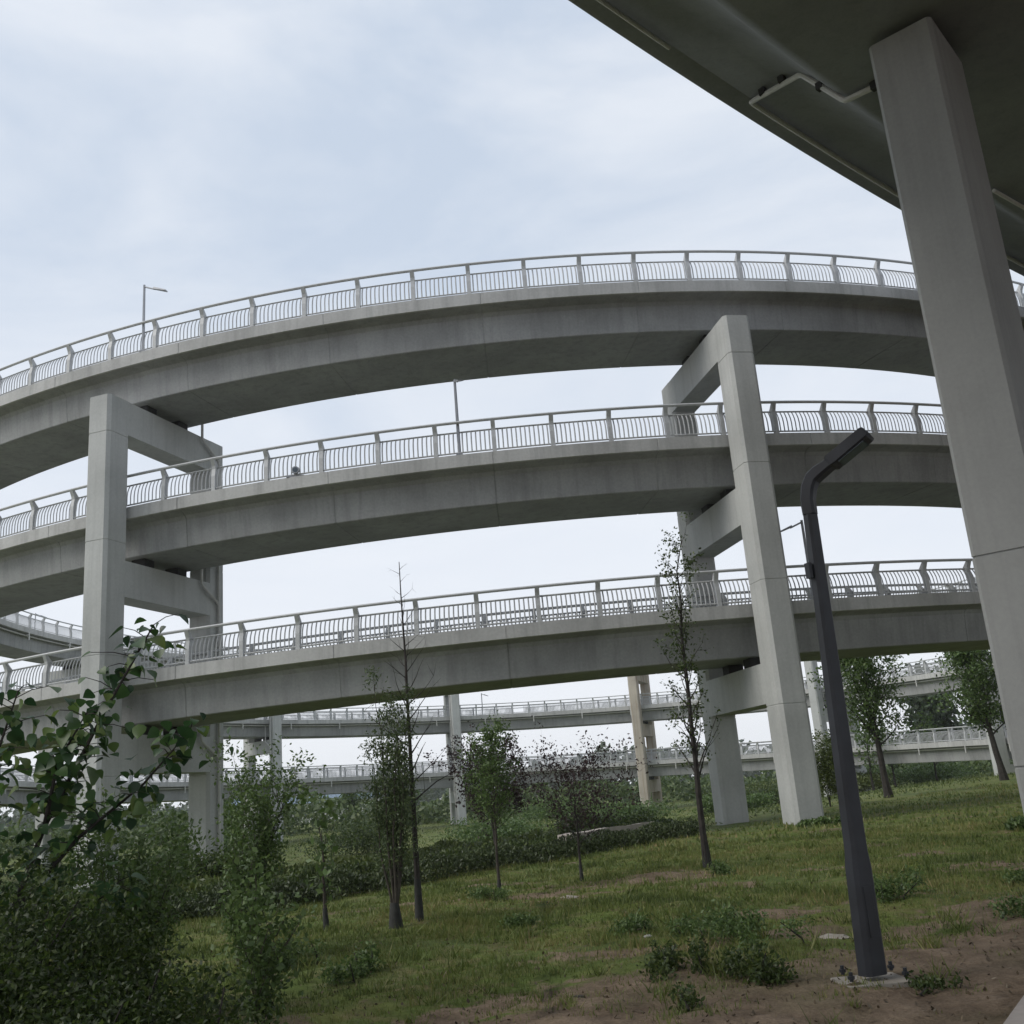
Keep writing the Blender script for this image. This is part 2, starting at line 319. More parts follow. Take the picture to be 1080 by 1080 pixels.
# railings: handrail with two lighter rails per turn and side; posts and balusters are sub-parts
DTH = 1.8 / RO
def mirror(dr): return -4.0 - dr
POST = [(-0.03, -1.10), (-0.03, -0.60), (-0.075, -0.36), (-0.055, -0.26), (0.035, -0.07), (-0.06, -0.045), (-0.255, -0.255), (-0.26, -0.32), (-0.20, -0.50), (-0.165, -0.80), (-0.165, -1.10)]
def local_mesh(mb, name, mat): me_ = mb.mesh(name); me_.materials.append(M[mat]); return me_
mb = MB(); mb.extrude_poly(POST, 0.13, lambda a_, z, tt: (tt, -a_, z)); POST_ME = local_mesh(mb, 'post', 'rail')      # local -y is outward
mb = MB(); mb.extrude_poly([(-x, z) for x, z in POST], 0.13, lambda a_, z, tt: (tt, -a_, z)); POST_ME_IN = local_mesh(mb, 'post', 'rail')
BAL = [(-0.07, -1.0), (-0.07, -0.72), (-0.095, -0.55), (-0.145, -0.42), (-0.205, -0.31)]
mb = MB(); mb.tube([(0, -a_, z) for a_, z in BAL], 0.022, 4, False); BAL_ME = local_mesh(mb, 'baluster', 'rail')
mb = MB(); mb.tube([(0, a_, z) for a_, z in BAL], 0.022, 4, False); BAL_ME_IN = local_mesh(mb, 'baluster', 'rail')
posts, bals = [], []; rails = []
for ti, (a, b_) in enumerate(turns):
    for inner in (False, True):
        mb = MB(); n = int((b_ - a) / R_(0.9)); ths = [a + (b_ - a) * i / n for i in range(n + 1)]
        g = mirror if inner else (lambda d: d)
        mb.tube([hp(th, g(0.0), -0.04) for th in ths], 0.046, 6)
        mb.tube([hp(th, g(-0.205), -0.295) for th in ths], 0.03, 4)
        mb.tube([hp(th, g(-0.07), -1.0) for th in ths], 0.028, 4)
        rails.append(mb.build('railing', 'rail', spiral))
PH = {0: 0.0836, 1: 0.0944, 2: 0.0717}
def phase(th):                                                     # post phase of the turn that th lies on
    lev = round(-th / TAU); return PH.get(lev, 0.08) - lev * TAU
for ti, (a, b_) in enumerate(turns):
    for inner in (False, True):
        rl = rails[ti * 2 + inner]; i0 = math.ceil((a - 0.0836) / DTH)
        for i in range(i0, int((b_ - 0.0836) / DTH) + 1):
            lev = round(-(i * DTH) / TAU)
            th = 0.0836 + i * DTH + (PH.get(lev, 0.0836) - 0.0836) + (0 if lev == 0 else ((-lev * TAU) / DTH - round((-lev * TAU) / DTH)) * DTH)
            if not (a < th < b_): continue
            posts.append((th, inner, rl))
            for k in range(12):
                tb = th + DTH * (k + 1) / 13
                if tb < b_: bals.append((tb, inner, rl))
def place(lst, me_out, me_in, name, limit):
    sc = []
    for th, inner, rl in lst:
        p = hp(th, -4.0 if inner else 0.0, -0.6); q = project(p)
        vis = q and -10 < q[0] < 1090 and -10 < q[1] < 900
        if vis and math.cos(th) > 0.2 and inner and th > -TAU * 1.5: vis = False              # inner rails hidden behind the deck of the upper turns
        if vis and math.cos(th) < -0.0 and (not inner) and False: vis = False
        sc.append((0 if vis else 1, q[2] if q else 1e9, th, inner, rl))
    sc.sort(key=lambda s_: (s_[0], s_[1]))
    rest = MB(); src = {False: me_out, True: me_in}
    data = {k: ([v.co.copy() for v in m_.vertices], [tuple(f.vertices) for f in m_.polygons]) for k, m_ in src.items()}
    for j, (nv, dist, th, inner, rl) in enumerate(sc):
        base = (CX + (RO - (4.0 if inner else 0)) * math.sin(th), CY - (RO - (4.0 if inner else 0)) * math.cos(th), zref(th))
        if j < limit and nv == 0: instance(name, src[inner], rl, base, th)
        else:
            ca, sa = math.cos(th), math.sin(th); vs, fs = data[inner]
            rest.add([(base[0] + v.x * ca - v.y * sa, base[1] + v.x * sa + v.y * ca, base[2] + v.z) for v in vs], fs, name == 'baluster')
    rest.build(name + 's', 'rail', spiral, 'stuff')
place(posts, POST_ME, POST_ME_IN, 'post', 290)
place(bals, BAL_ME, BAL_ME_IN, 'baluster', 300)
# drain spouts and collector pipe below the inner edge
mb = MB(); mb.tube([(0, 0.03, -1.44), (0, 0.03, -1.98)], 0.05, 6); mb.tube([(0, 0.03, -1.60), (0, -0.25, -1.60)], 0.04, 6); SP_ME = local_mesh(mb, 'drain_spout', 'pipe')
for (a, b_), dk in zip(turns, decks):
    mb = MB(); n = int((b_ - a) / R_(1.2)); mb.tube([hp(a + (b_ - a) * i / n, -3.72, -1.62) for i in range(n + 1)], 0.055, 6); mb.build('drain_pipe', 'pipe', dk)
    th = math.ceil(a / 0.139) * 0.139
    while th < b_ - 0.02:
        if math.cos(th) < 0.55:
            instance('drain_spout', SP_ME, dk, (CX + (RO - 4.0) * math.sin(th), CY - (RO - 4.0) * math.cos(th), zref(th)), th)
        th += 0.139

# portal frames, every 30 degrees
PORT = {0: 'tall portal frame of square columns behind the slender tree, left of the dark lamp post',
        1: 'tall portal frame with downpipes rising behind the broad-leaved sapling at left',
        2: 'portal frame of the spiral ramp just beyond the left edge of the view',
        3: 'portal frame of the spiral ramp out of view at far left',
        4: 'pale portal frame seen below the lowest deck behind the sapling leaves',
        5: 'pale far portal frame standing left of the clump of thin upright stems',
        6: 'far portal frame seen between the bare pole tree and the small round tree',
        7: 'brown stained far portal frame above the end of the pale kerb',
        8: 'far portal frame standing right behind the dark lamp post',
        9: 'far portal frame at right beside the tree next to the big pier'}
OUT_IN, OUT_OUT, IN_OUT, IN_IN, WT = 0.12, 1.12, -4.10, -5.05, 0.86
for k in range(12):
    thk = (TH_P0 - k * STEP + (0.009 if k == 1 else 0) + math.pi) % TAU - math.pi
    levels = [thk - TAU * n for n in range(-1, 5) if TH_MIN + 0.02 < thk - TAU * n < TH_MAX - 0.02]
    if k in (10, 11) or not levels: continue
    ct, st_ = math.cos(thk), math.sin(thk)
    def P(dr, tt, z): r = RO + dr; return (CX + r * st_ + tt * ct, CY - r * ct + tt * st_, z)
    bx, by, _ = P(-2, 0, 0)
    pf = thing('portal_frame', (bx, by, float(ground_z(bx, by))), PORT[k], 'portal frame', 'portal frames carrying the spiral ramp')
    ztop = max(zref(th) for th in levels) - 2.90
    mat = 'stained' if k == 7 else 'column'
    for (ri, ro) in ((OUT_IN, OUT_OUT), (IN_IN, IN_OUT)):
        c = 0.10; h = WT / 2
        loc = [(ri, -h + c), (ri + c, -h), (ro - c, -h), (ro, -h + c), (ro, h - c), (ro - c, h), (ri + c, h), (ri, h - c)]
        pts = [P(a_, b_, 0)[:2] for a_, b_ in loc]
        mx_, my_, _ = P((ri + ro) / 2, 0, 0); gz = float(ground_z(mx_, my_))
        mb = MB(); mb.prism(pts, gz - 0.6, ztop + 0.001 * (ri > 0), [ztop - 1.25 - 3.55 * j for j in range(6)]); mb.build('column', mat, pf)
    for th in levels:
        zt = zref(th) - 2.90; e = 0.004
        mb = MB(); h = WT / 2 - 0.004
        zb = zt - 1.15
        zt2 = zt - (0.006 if zt > ztop - 0.01 else 0); poly = [(IN_OUT - .14, zt2), (OUT_IN + .14, zt2), (OUT_IN + .14, zb), (IN_OUT - .14, zb)]
        mb.extrude_poly(poly, 2 * h, lambda a_, z, tt: P(a_, tt, z)); mb.build('crossbeam', mat, pf)
        for rr in (-1.15, -2.85):
            mb = MB(); x, y, z = P(rr, 0, zt + 0.155); mb.box((x, y, z), (0.5, 0.5, 0.31), thk); mb.build('bearing', 'bearing', pf)
        # rain pipe from the deck onto the frame
        mb = MB(); tt = h + 0.08
        mb.tube([P(-3.6, tt, zref(th) - 1.55), P(-3.6, tt, zt - 0.12), P(-3.72, tt, zt - 0.22), P(-4.45, tt, zt - 0.62), P(-4.6, tt, zt - 0.75), P(-4.6, tt, zt - 1.3)], 0.05, 6)
        mb.build('rain_pipe', 'pipe', pf)
    mb = MB(); x, y, _ = P(-4.6, 0, 0)
    mb.tube([P(-4.6, WT / 2 + 0.075, ztop - 1.2), P(-4.6, WT / 2 + 0.075, float(ground_z(x, y)) + 0.1)], 0.055, 6); mb.build('downpipe', 'pipe', pf)

# slim lamps on the ramp edge
def ramp_lamp(th, label, ang, outer=True):
    bx, by, bz = hp(th, -0.10 if outer else -3.9, -1.08)
    o = thing('ramp_lamp', (bx, by, bz), label, 'lamp', 'slim lamps along the ramp edge')
    mb = MB(); mb.tube([(bx, by, bz - 0.02), (bx, by, bz + 2.5)], [0.055, 0.04], 6); mb.box((bx, by, bz + 0.02), (0.2, 0.2, 0.04)); mb.build('pole', 'steel', o)
    dx, dy = math.cos(ang), math.sin(ang)
    mb = MB(); mb.tube([(bx, by, bz + 2.44), (bx + dx * .4, by + dy * .4, bz + 2.27)], 0.028, 5); mb.build('arm', 'steel', o)
    mb = MB(); s_ = Vector((-dy, dx, 0)); d_ = Vector((dx, dy, -0.35)); c = Vector((bx + dx * .58, by + dy * .58, bz + 2.2))
    for w, hh in ((0.0, 0.05),):
        e1 = [c - d_ * .24 + s_ * .05, c - d_ * .24 - s_ * .05, c + d_ * .24 - s_ * .09, c + d_ * .24 + s_ * .09]
        upz = Vector((0.35 * dx, 0.35 * dy, 1)).normalized()
        mb.add([p for p in e1] + [p + upz * (.07 if i < 2 else .035) for i, p in enumerate(e1)], [(3, 2, 1, 0), (4, 5, 6, 7), (0, 1, 5, 4), (1, 2, 6, 5), (2, 3, 7, 6), (3, 0, 4, 7)])
    mb.build('lamp_head', 'steel', o)
ramp_lamp(-0.299, 'slim grey lamp on the topmost railing at left', -0.2)
ramp_lamp(-0.026 - TAU, 'slim grey lamp on the middle deck edge below the top girder', -1.3)
ramp_lamp(0.243 - 2 * TAU, 'slim grey lamp whose head shows left of the dark lamp post', math.pi + 0.15)
ramp_lamp(-1.83, 'tiny slim lamp on the far curve of the ramp left of the front column', 0.4)
ramp_lamp(-math.pi * 3 + 0.11, 'tiny slim lamp on the far upper deck in the middle', -0.6)
# small floodlight on the edge of the middle turn
bx, by, bz = hp(-0.159 - TAU, -0.1, -1.08)
o = thing('floodlight', (bx, by, bz), 'small round dark floodlight on the edge of the middle deck', 'floodlight')
mb = MB(); mb.box((bx, by, bz + 0.03), (0.55, 0.12, 0.06), 0.1); mb.build('bracket', 'steel', o)
mb = MB(); mb.tube([(bx + .03, by - .02, bz + .2), (bx + .03, by - .10, bz + .2), (bx + .03, by - .16, bz + .2)], [0.09, 0.13, 0.12], 10); mb.build('housing', 'steel', o)
mb = MB(); mb.tube([(bx + .03, by - .161, bz + .2), (bx + .03, by - .167, bz + .2)], 0.085, 10); mb.build('lens', 'window', o)

# ------------------------------------------------------------------ bridge overhead with its pier
HB = 8.5; KB = 1.647
def edge_pt(s):                                                     # outer edge of the overhead deck in plan, s metres along
    kap = R_(0.40) / KB; h0 = R_(42.0)
    return Vector((5.5 * KB + (math.sin(h0) - math.sin(h0 - kap * s)) / kap, 14.8 * KB + (math.cos(h0 - kap * s) - math.cos(h0)) / kap)), h0 - kap * s
def bp(s, inn, z):
    s, inn, z = s * KB, inn * KB, z * KB; p, h = edge_pt(s)
    return (p.x + math.sin(h) * inn, p.y - math.cos(h) * inn, z)
br = thing('overhead_bridge', bp(0, 9.5, HB), 'dark underside of a wide curved concrete bridge overhead at upper right', 'bridge')
half = [(0.0, 10.05), (0.0, 9.66), (0.06, 9.64), (0.32, 9.64), (0.34, 9.61), (0.9, 9.50), (1.25, 9.32), (1.55, 9.02), (1.74, 8.72), (1.84, 8.58), (1.98, 8.5)]
WB = 19.0  # unseen extra deck width, added to block skylight from pier, soffit and soil
prof = half + [(WB - a_, z) for a_, z in reversed(half)]
ss = [-34 + 84 * i / 70 for i in range(71)]; k = len(prof); mb = MB()
mb.add([bp(s, i_, z) for s in ss for i_, z in prof], [(i * k + j, (i + 1) * k + j, (i + 1) * k + (j + 1) % k, i * k + (j + 1) % k) for i in range(70) for j in range(k)] + [tuple(range(k)), tuple(range(70 * k + k - 1, 70 * k - 1, -1))], True)
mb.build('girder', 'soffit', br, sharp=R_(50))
pa = Vector((4.79, 10.55)) * KB; ud = Vector((0.768, -0.640)); vd = Vector((0.640, 0.768)); W1, W2 = 0.755 * KB, 1.21 * KB
pc = pa + ud * W1 / 2 + vd * W2 / 2
pier = thing('bridge_pier', (pc.x, pc.y, -1.5), 'massive smooth concrete pier in the right foreground under the dark bridge', 'pier')
def pq(a_, b_): q = pa + ud * a_ + vd * b_; return (q.x, q.y)
c = 0.07
mb = MB(); mb.prism([pq(c, 0), pq(W1 - c, 0), pq(W1, c), pq(W1, W2 - c), pq(W1 - c, W2), pq(c, W2), pq(0, W2 - c), pq(0, c)], -2.2, 8.38 * KB, [-0.3, 3.25]); mb.build('column', 'fore', pier)
mb = MB(); mb.box((pc.x, pc.y, 8.44 * KB), (0.8, 1.2, 0.2), math.atan2(ud.y, ud.x)); mb.build('bearing', 'bearing', pier)
def bpipe(pts, r=0.065):
    P3 = [Vector(bp(*p)) for p in pts]; Q3 = [P3[0]]
    for i in range(1, len(P3) - 1):
        a_, b_, c_ = P3[i - 1], P3[i], P3[i + 1]
        if (b_ - a_).angle(c_ - b_) > .25: Q3 += [b_ + (a_ - b_).normalized() * min(.10, (a_ - b_).length * .4), b_ + ((a_ - b_).normalized() + (c_ - b_).normalized()) * .018, b_ + (c_ - b_).normalized() * min(.10, (c_ - b_).length * .4)]
        else: Q3.append(b_)
    mb = MB(); mb.tube(Q3 + [P3[-1]], r, 8); return mb.build('drain_pipe', 'pipe', br)
bpipe([(-2.15 + 0.5 * i, 0.33, 9.55) for i in range(24)][::-1] + [(-2.3, 0.33, 9.55), (-2.66, 1.36, 9.2), (-2.66, 1.9, 8.43), (-2.5, 2.9, 8.43)])
bpipe([(-22 + 0.9 * i, 0.33, 9.55) for i in range(20)] + [(-4.2, 0.33, 9.55)], 0.045)
bpipe([(1.4, 2.1, 8.44), (2.4, 2.15, 8.44), (6, 2.15, 8.44)], 0.05)
for s_, i_, z_ in ((-2.42, 0.62, 9.49), (-2.56, 1.02, 9.38), (-2.66, 1.6, 8.85), (-2.6, 2.3, 8.44)):
    mb = MB(); p = Vector(bp(s_, i_, z_)); mb.box(p, (0.15, 0.15, 0.17), edge_pt(0)[1]); mb.build('pipe_clamp', 'bearing', br)

# ------------------------------------------------------------------ dark park lamp
lx, ly = 2.266, 7.771; lz = -1.5
lamp = thing('park_lamp', (lx, ly, lz), 'dark slate park lamp post with a bent flat head on a small concrete footing', 'lamp post')
mb = MB(); mb.box((lx - 0.02, ly, lz - 0.03), (0.46, 0.38, 0.10), 0.08, 0.02); mb.build('footing', 'plate', lamp)
def sect(c, ax, ay, w, d, ch=0.32):
    w /= 2; d /= 2; q = [(-w, -d * (1 - ch * 1.2)), (-w * (1 - ch), -d), (w * (1 - ch), -d), (w, -d * (1 - ch * 1.2)), (w, d * (1 - ch * 1.2)), (w * (1 - ch), d), (-w * (1 - ch), d), (-w, d * (1 - ch * 1.2))]
    return [c + ax * a_ + ay * b_ for a_, b_ in q]
rz = 0.45; hx = Vector((math.cos(rz), math.sin(rz), 0)); hy = Vector((-math.sin(rz), math.cos(rz), 0)); zz = Vector((0, 0, 1))
def loft(secs):
    mb = MB(); n = len(secs[0]); mb.add([p for s_ in secs for p in s_], [(i * n + j, i * n + (j + 1) % n, (i + 1) * n + (j + 1) % n, (i + 1) * n + j) for i in range(len(secs) - 1) for j in range(n)] + [tuple(range(n - 1, -1, -1)), tuple(range((len(secs) - 1) * n, len(secs) * n))], True); return mb
B0 = Vector((lx, ly, lz + 0.05)); lean = Vector((0.024, 0, 1))
prof_l = [(0.0, .19, .135), (0.72, .175, .128), (0.82, .152, .118), (1.0, .147, .113), (2.0, .128, .10), (3.35, .10, .085)]
secs = [sect(B0 + lean * z, hx, hy, w, d) for z, w, d in prof_l]
loft(secs).build('pole', 'lamp', lamp, sharp=R_(20))
topc = B0 + lean * 3.35
ad_ = Vector((0.80, -0.55, 0)).normalized(); sd_ = Vector((-ad_.y, ad_.x, 0)); secs = []
for u_, z_, ang, w in ((0, 0.002, 0, .105), (0.0, 0.12, 6, .12), (0.025, 0.22, 22, .13), (0.065, 0.285, 46, .145), (0.12, 0.32, 60, .15), (0.20, 0.355, 64, .155), (0.27, 0.39, 64, .16)):
    a_ = R_(ang); dirn = ad_ * math.sin(a_) + zz * math.cos(a_); nrm = ad_ * math.cos(a_) - zz * math.sin(a_)
    secs.append(sect(topc + ad_ * u_ + zz * z_, nrm, sd_, (.10 if z_ < .1 else .105) if u_ < .19 else .085, w))
loft(secs).build('arm', 'lamp', lamp, sharp=R_(20))
hd = ad_ * math.sin(R_(62)) + zz * math.cos(R_(62)); hn = ad_ * math.cos(R_(62)) - zz * math.sin(R_(62)); hc = topc + ad_ * .22 + zz * .365
secs = [sect(hc + hd * u_, hn, sd_, d, w, .12) for u_, d, w in ((0, .075, .18), (.02, .095, .2), (.35, .09, .2), (.37, .07, .19))]
loft(secs).build('lamp_head', 'lamp', lamp, sharp=R_(20))
mb = MB(); c = hc + hd * .19 + hn * .048
mb.add([c + hd * a_ + sd_ * b_ + hn * e_ for e_ in (0, .006) for a_, b_ in ((-.12, -.075), (.12, -.075), (.12, .075), (-.12, .075))], [(3, 2, 1, 0), (4, 5, 6, 7), (0, 1, 5, 4), (1, 2, 6, 5), (2, 3, 7, 6), (3, 0, 4, 7)]); mb.build('lens', 'window', lamp)
for dx, dy in ((-.19, -.13), (.19, -.12), (-.17, .14), (.18, .15)):
    mb = MB(); mb.tube([(lx + dx, ly + dy, lz + .04), (lx + dx, ly + dy, lz + .10)], .014, 6); mb.tube([(lx + dx, ly + dy, lz + .055), (lx + dx, ly + dy, lz + .075)], .025, 6); mb.build('bolt', 'lamp', lamp)
mb = MB(); q = B0 + lean * .42 - hy * .066; mb.box(q, (.08, .012, .34), rz, .004); mb.build('access_door', 'lamp', lamp)
mb = MB(); q = B0 + lean * 1.9; mb.box((q.x - .055, q.y - .03, q.z + 1.0), (.03, .05, .12), rz); mb.build('sensor_box', 'lamp', lamp)

# ------------------------------------------------------------------ plants
def wob(n, s): return np.cumsum(rng.normal(0, s, n))
def tree(name, label, cat, base, H, r0, crown0=.3, nbr=26, blen=1.0, rise=0.6, leaves=1500, leaf=.06, mat='leaf_mid', bark='bark', lean=(0, 0), shape='cone', sub=3, jitter=.10, group=None,
         wrap=0.0, elong=1.7, stems=1, spread=0.0, leaf_from=0.0, topz=1.0, wobble=.012):
    bx, by = base; bz = float(ground_z(bx, by)); o = thing(name, (bx, by, bz), label, cat, group)
    tr = MB(); brm = MB(); cen = []
    for si in range(stems):
        hh = H * (1 if si == 0 else rng.uniform(.6, .97)); az0 = rng.uniform(0, TAU)
        sl = (lean[0] + spread * math.cos(az0) * (si > 0), lean[1] + spread * math.sin(az0) * (si > 0))
        n = 11; ts = np.linspace(0, 1, n); wx, wy = wob(n, wobble * H), wob(n, wobble * H); wx -= wx[0]; wy -= wy[0]
        tp = [Vector((bx + sl[0] * hh * t_ + wx[i] * t_, by + sl[1] * hh * t_ + wy[i] * t_, bz - .12 * (i == 0) + hh * t_)) for i, t_ in enumerate(ts)]
        rs = [r0 / (1 if stems == 1 else 3.6) * (1 - .88 * t_) * (1.35 if i == 0 else 1) for i, t_ in enumerate(ts)]
        tr.tube(tp, rs, 7)
        nb = max(3, nbr // stems)
        for j in range(nb):
            t_ = crown0 + (.985 - crown0) * (j + rng.uniform(0, .8)) / nb
            i_ = min(int(t_ * (n - 1)), n - 2); p0 = tp[i_].lerp(tp[i_ + 1], t_ * (n - 1) - i_)
            u_ = (t_ - crown0) / (1 - crown0)
            pf = {'cone': 1 - .85 * u_, 'round': .35 + .65 * math.sin(math.pi * min(1, u_ * .85 + .2)), 'column': .8 - .35 * abs(u_ - .4), 'spire': .55 * (1 - .7 * u_) + .25, 'vase': .3 + .7 * u_, 'flat': .5 + .5 * math.sin(math.pi * (u_ * .7 + .25))}[shape]
            ln = blen * pf * rng.uniform(.65, 1.2); az = j * 2.4 + rng.uniform(-.5, .5); rise_ = rise * rng.uniform(.7, 1.3)
            d = Vector((math.cos(az), math.sin(az), rise_)).normalized(); pts = [p0]
            for q in range(4):
                d = (d + Vector((rng.normal(0, .12), rng.normal(0, .12), rng.normal(.06, .1)))).normalized(); pts.append(pts[-1] + d * ln / 4)
            rb = max(.004, rs[i_] * .42); brm.tube(pts, [rb, rb * .75, rb * .55, rb * .35, rb * .15], 4, False)
            for s_ in range(sub):
                k_ = rng.integers(1, 5); q0 = pts[k_]; d2 = (d + Vector(rng.normal(0, .75, 3))).normalized(); l2 = ln * rng.uniform(.25, .5)
                q1 = q0 + d2 * l2 * .5; q2 = q1 + (d2 + Vector((0, 0, .2))).normalized() * l2 * .5
                brm.tube([q0, q1, q2], [rb * .35, rb * .22, rb * .1], 3, False)
                for w_ in np.linspace(.2, 1.1, 5): cen.append(tuple(q0.lerp(q2, w_)))
            if u_ >= leaf_from:
                for w_ in np.linspace(.3, 1.05, 7): cen.append(tuple(pts[0].lerp(pts[4], w_)))
    tr.build('trunk', bark, o); brm.build('branches', bark, o)
    if wrap:
        mb = MB(); p0 = Vector((bx, by, bz - .05)); mb.tube([p0, p0 + Vector((lean[0] * wrap, lean[1] * wrap, wrap))], [r0 * 1.42, r0 * (.78 if stems > 1 else .99)], 9); mb.build('trunk_wrap', 'wash', o)
    if leaves and cen:
        cen = np.array(cen); cen = cen[rng.uniform(0, 1, len(cen)) < .5]; pick = cen[rng.integers(0, len(cen), leaves)] + rng.normal(0, jitter, (leaves, 3))
        leaf_obj('crown', pick, leaf, mat, o, elong=elong)
    return o
YT = 'young trees on the grass bank'
tree('slender_tree', 'tall slender sparse tree in front of the right portal frame', 'tree', (2.76, 17.8), 5.5, .06, .24, 40, .95, 1.4, 2200, .034, 'leaf_dark', 'darkbark', (-.012, 0), 'spire', 3, .06, YT, .45)
tree('bare_tree', 'straight leafless pole tree with thin bare side branches', 'tree', (-1.56, 13.5), 4.6, .042, .30, 40, .85, .8, 0, .05, 'leaf_mid', 'darkbark', (-.004, 0), 'cone', 2, .1, YT, .55, wobble=.0015)
tree('multi_stem_tree', 'clump of thin upright leafy stems from one thick wrapped trunk', 'tree', (-1.80, 13.1), 2.95, .07, .30, 80, .45, 2.6, 7500, .02, 'leaf_grey', 'bark', (-.03, 0), 'column', 3, .06, YT, .35, 2.6, 9, .14)
tree('bare_sapling', 'low forked sapling with pale bare stems at the edge of the hedge', 'sapling', (-2.72, 13.5), 1.35, .03, .22, 9, .6, 1.7, 110, .07, 'leaf_mid', 'bark', (-.06, 0), 'vase', 2, .08, YT, .32, leaf_from=.5)
tree('round_tree', 'small round-topped green tree with a thin straight trunk', 'tree', (-.65, 16.3), 2.4, .028, .40, 36, .62, 1.1, 4800, .027, 'leaf_mid', 'bark', (.0, 0), 'round', 4, .05, YT, .3)
tree('plum_tree', 'small dark purple leaved tree on the bank', 'tree', (.65, 17.4), 1.6, .026, .34, 30, 1.15, .75, 3400, .03, 'leaf_plum', 'darkbark', (-.02, 0), 'flat', 4, .07, YT, .3)
tree('plum_tree', 'dark purple leaved tree farther back left of its small twin', 'tree', (-1.0, 24.5), 2.1, .04, .34, 30, 1.3, .8, 6000, .04, 'leaf_plum', 'darkbark', (.0, 0), 'flat', 4, .07, YT)
tree('leaning_tree', 'leaning leafy tree standing right of the dark lamp post', 'tree', (15.4, 46.2), 6.7, .17, .32, 34, 2.0, .9, 8000, .09, 'leaf_mid', 'darkbark', (-.085, 0), 'round', 4, .22, YT, wobble=.016)
tree('leaning_tree', 'leaning leafy tree close beside the big foreground pier', 'tree', (25.4, 57.2), 7.6, .20, .30, 36, 2.4, .9, 9000, .11, 'leaf_mid', 'darkbark', (-.10, 0), 'round', 4, .26, YT, wobble=.016)
tree('bushy_tree', 'small bushy olive tree between the right portal frame and the lamp post', 'tree', (11.3, 40.8), 2.6, .07, .22, 34, 1.0, 1.0, 5200, .055, 'leaf_olive', 'darkbark', (0, 0), 'round', 3, .14, YT, stems=3, spread=.1)
tree('willowy_shrub', 'loose airy shrub with fine leaves right of the broad-leaved sapling', 'shrub', (-3.1, 10.9), 1.75, .03, .06, 80, .58, 1.9, 9000, .025, 'leaf_mid', 'bark', (0.02, 0), 'vase', 4, .05, 'shrubs along the bank', 0, 1.9, 8, .30)
tree('willowy_shrub', 'loose leafy shrub rising just behind the dark bush', 'shrub', (-3.3, 8.6), 1.25, .02, .05, 70, .6, 1.5, 9000, .026, 'leaf_mid', 'bark', (0, 0), 'vase', 4, .06, 'shrubs along the bank', 0, 1.9, 9, .38)
tree('willowy_shrub', 'tall thin weed-like shrub at the right end of the dark bush', 'shrub', (-1.95, 7.4), .95, .012, .1, 36, .4, 1.6, 1500, .03, 'leaf_mid', 'bark', (-.05, 0), 'vase', 2, .06, 'shrubs along the bank', 0, 1.7, 6, .32)

# broad-leaved sapling at left: every leaf its own object
sap = thing('broadleaf_sapling', (-4.05, 7.9, -1.5), 'broad-leaved sapling with large heart-shaped leaves at the left edge', 'sapling')
def leaf_shape(name, sag):
    out_ = [(0, 0, 0)]; prof_ = [(.08, .30), (.25, .50), (.5, .47), (.75, .27), (1.0, 0.0)]
    vs = [(0.0, 0.0, 0.0)] + [(-w, y, .10 * w * 2 - sag * y * y) for y, w in prof_[:-1]] + [(0, 1.0, -sag)] + [(w, y, .10 * w * 2 - sag * y * y) for y, w in reversed(prof_[:-1])]
    mid = [(0, y, -sag * y * y - .02) for y, w in prof_[:-1]]
    k0 = len(vs); vs = vs + mid; fs = []
    Lf = [1, 2, 3, 4]; Rt = [9, 8, 7, 6]; Md = [k0, k0 + 1, k0 + 2, k0 + 3]
    fs += [(0, Md[0], Lf[0]), (0, Rt[0], Md[0])]
    for i in range(3): fs += [(Lf[i], Md[i], Md[i + 1], Lf[i + 1]), (Md[i], Rt[i], Rt[i + 1], Md[i + 1])]
    fs += [(Lf[3], Md[3], 5), (Md[3], Rt[3], 5)]
    return vs, fs
LEAF_MES = []
for v_ in range(6):
    vs, fs = leaf_shape('leaf', (.12, .25, .4)[v_ % 3]); me_ = bpy.data.meshes.new('leaf'); me_.from_pydata(vs, [], fs)
    me_.polygons.foreach_set('use_smooth', [True] * len(fs)); me_.update()
    at = me_.attributes.new('rnd', 'FLOAT', 'FACE'); at.data.foreach_set('value', [(.08, .3, .45, .6, .75, .98)[v_]] * len(fs)); me_.materials.append(M['leaf_big']); LEAF_MES.append(me_)
stem = MB(); nleaf = 0
S0 = Vector((-4.05, 7.9, -1.6))
arms = [[S0, Vector((-4.0, 7.85, -.9)), Vector((-3.7, 7.9, .0)), Vector((-3.3, 8.0, .85)), Vector((-2.95, 8.05, 1.5))],
        [S0, Vector((-4.1, 7.9, -.9)), Vector((-4.2, 7.9, -.2)), Vector((-4.15, 7.95, .45)), Vector((-4.0, 8.0, 1.05))],
        [Vector((-3.9, 7.87, -.6)), Vector((-3.4, 7.8, -.1)), Vector((-2.9, 7.75, .25)), Vector((-2.55, 7.75, .62))],
        [Vector((-4.1, 7.9, -.7)), Vector((-4.35, 7.8, -.1)), Vector((-4.5, 7.75, .5))],
        [Vector((-4.0, 7.85, -1.0)), Vector((-3.5, 7.6, -.75)), Vector((-3.0, 7.5, -.45))],
        [Vector((-3.7, 7.9, .0)), Vector((-3.55, 7.75, .45)), Vector((-3.3, 7.65, .8))]]
alln = [70, 54, 46, 36, 42, 34]
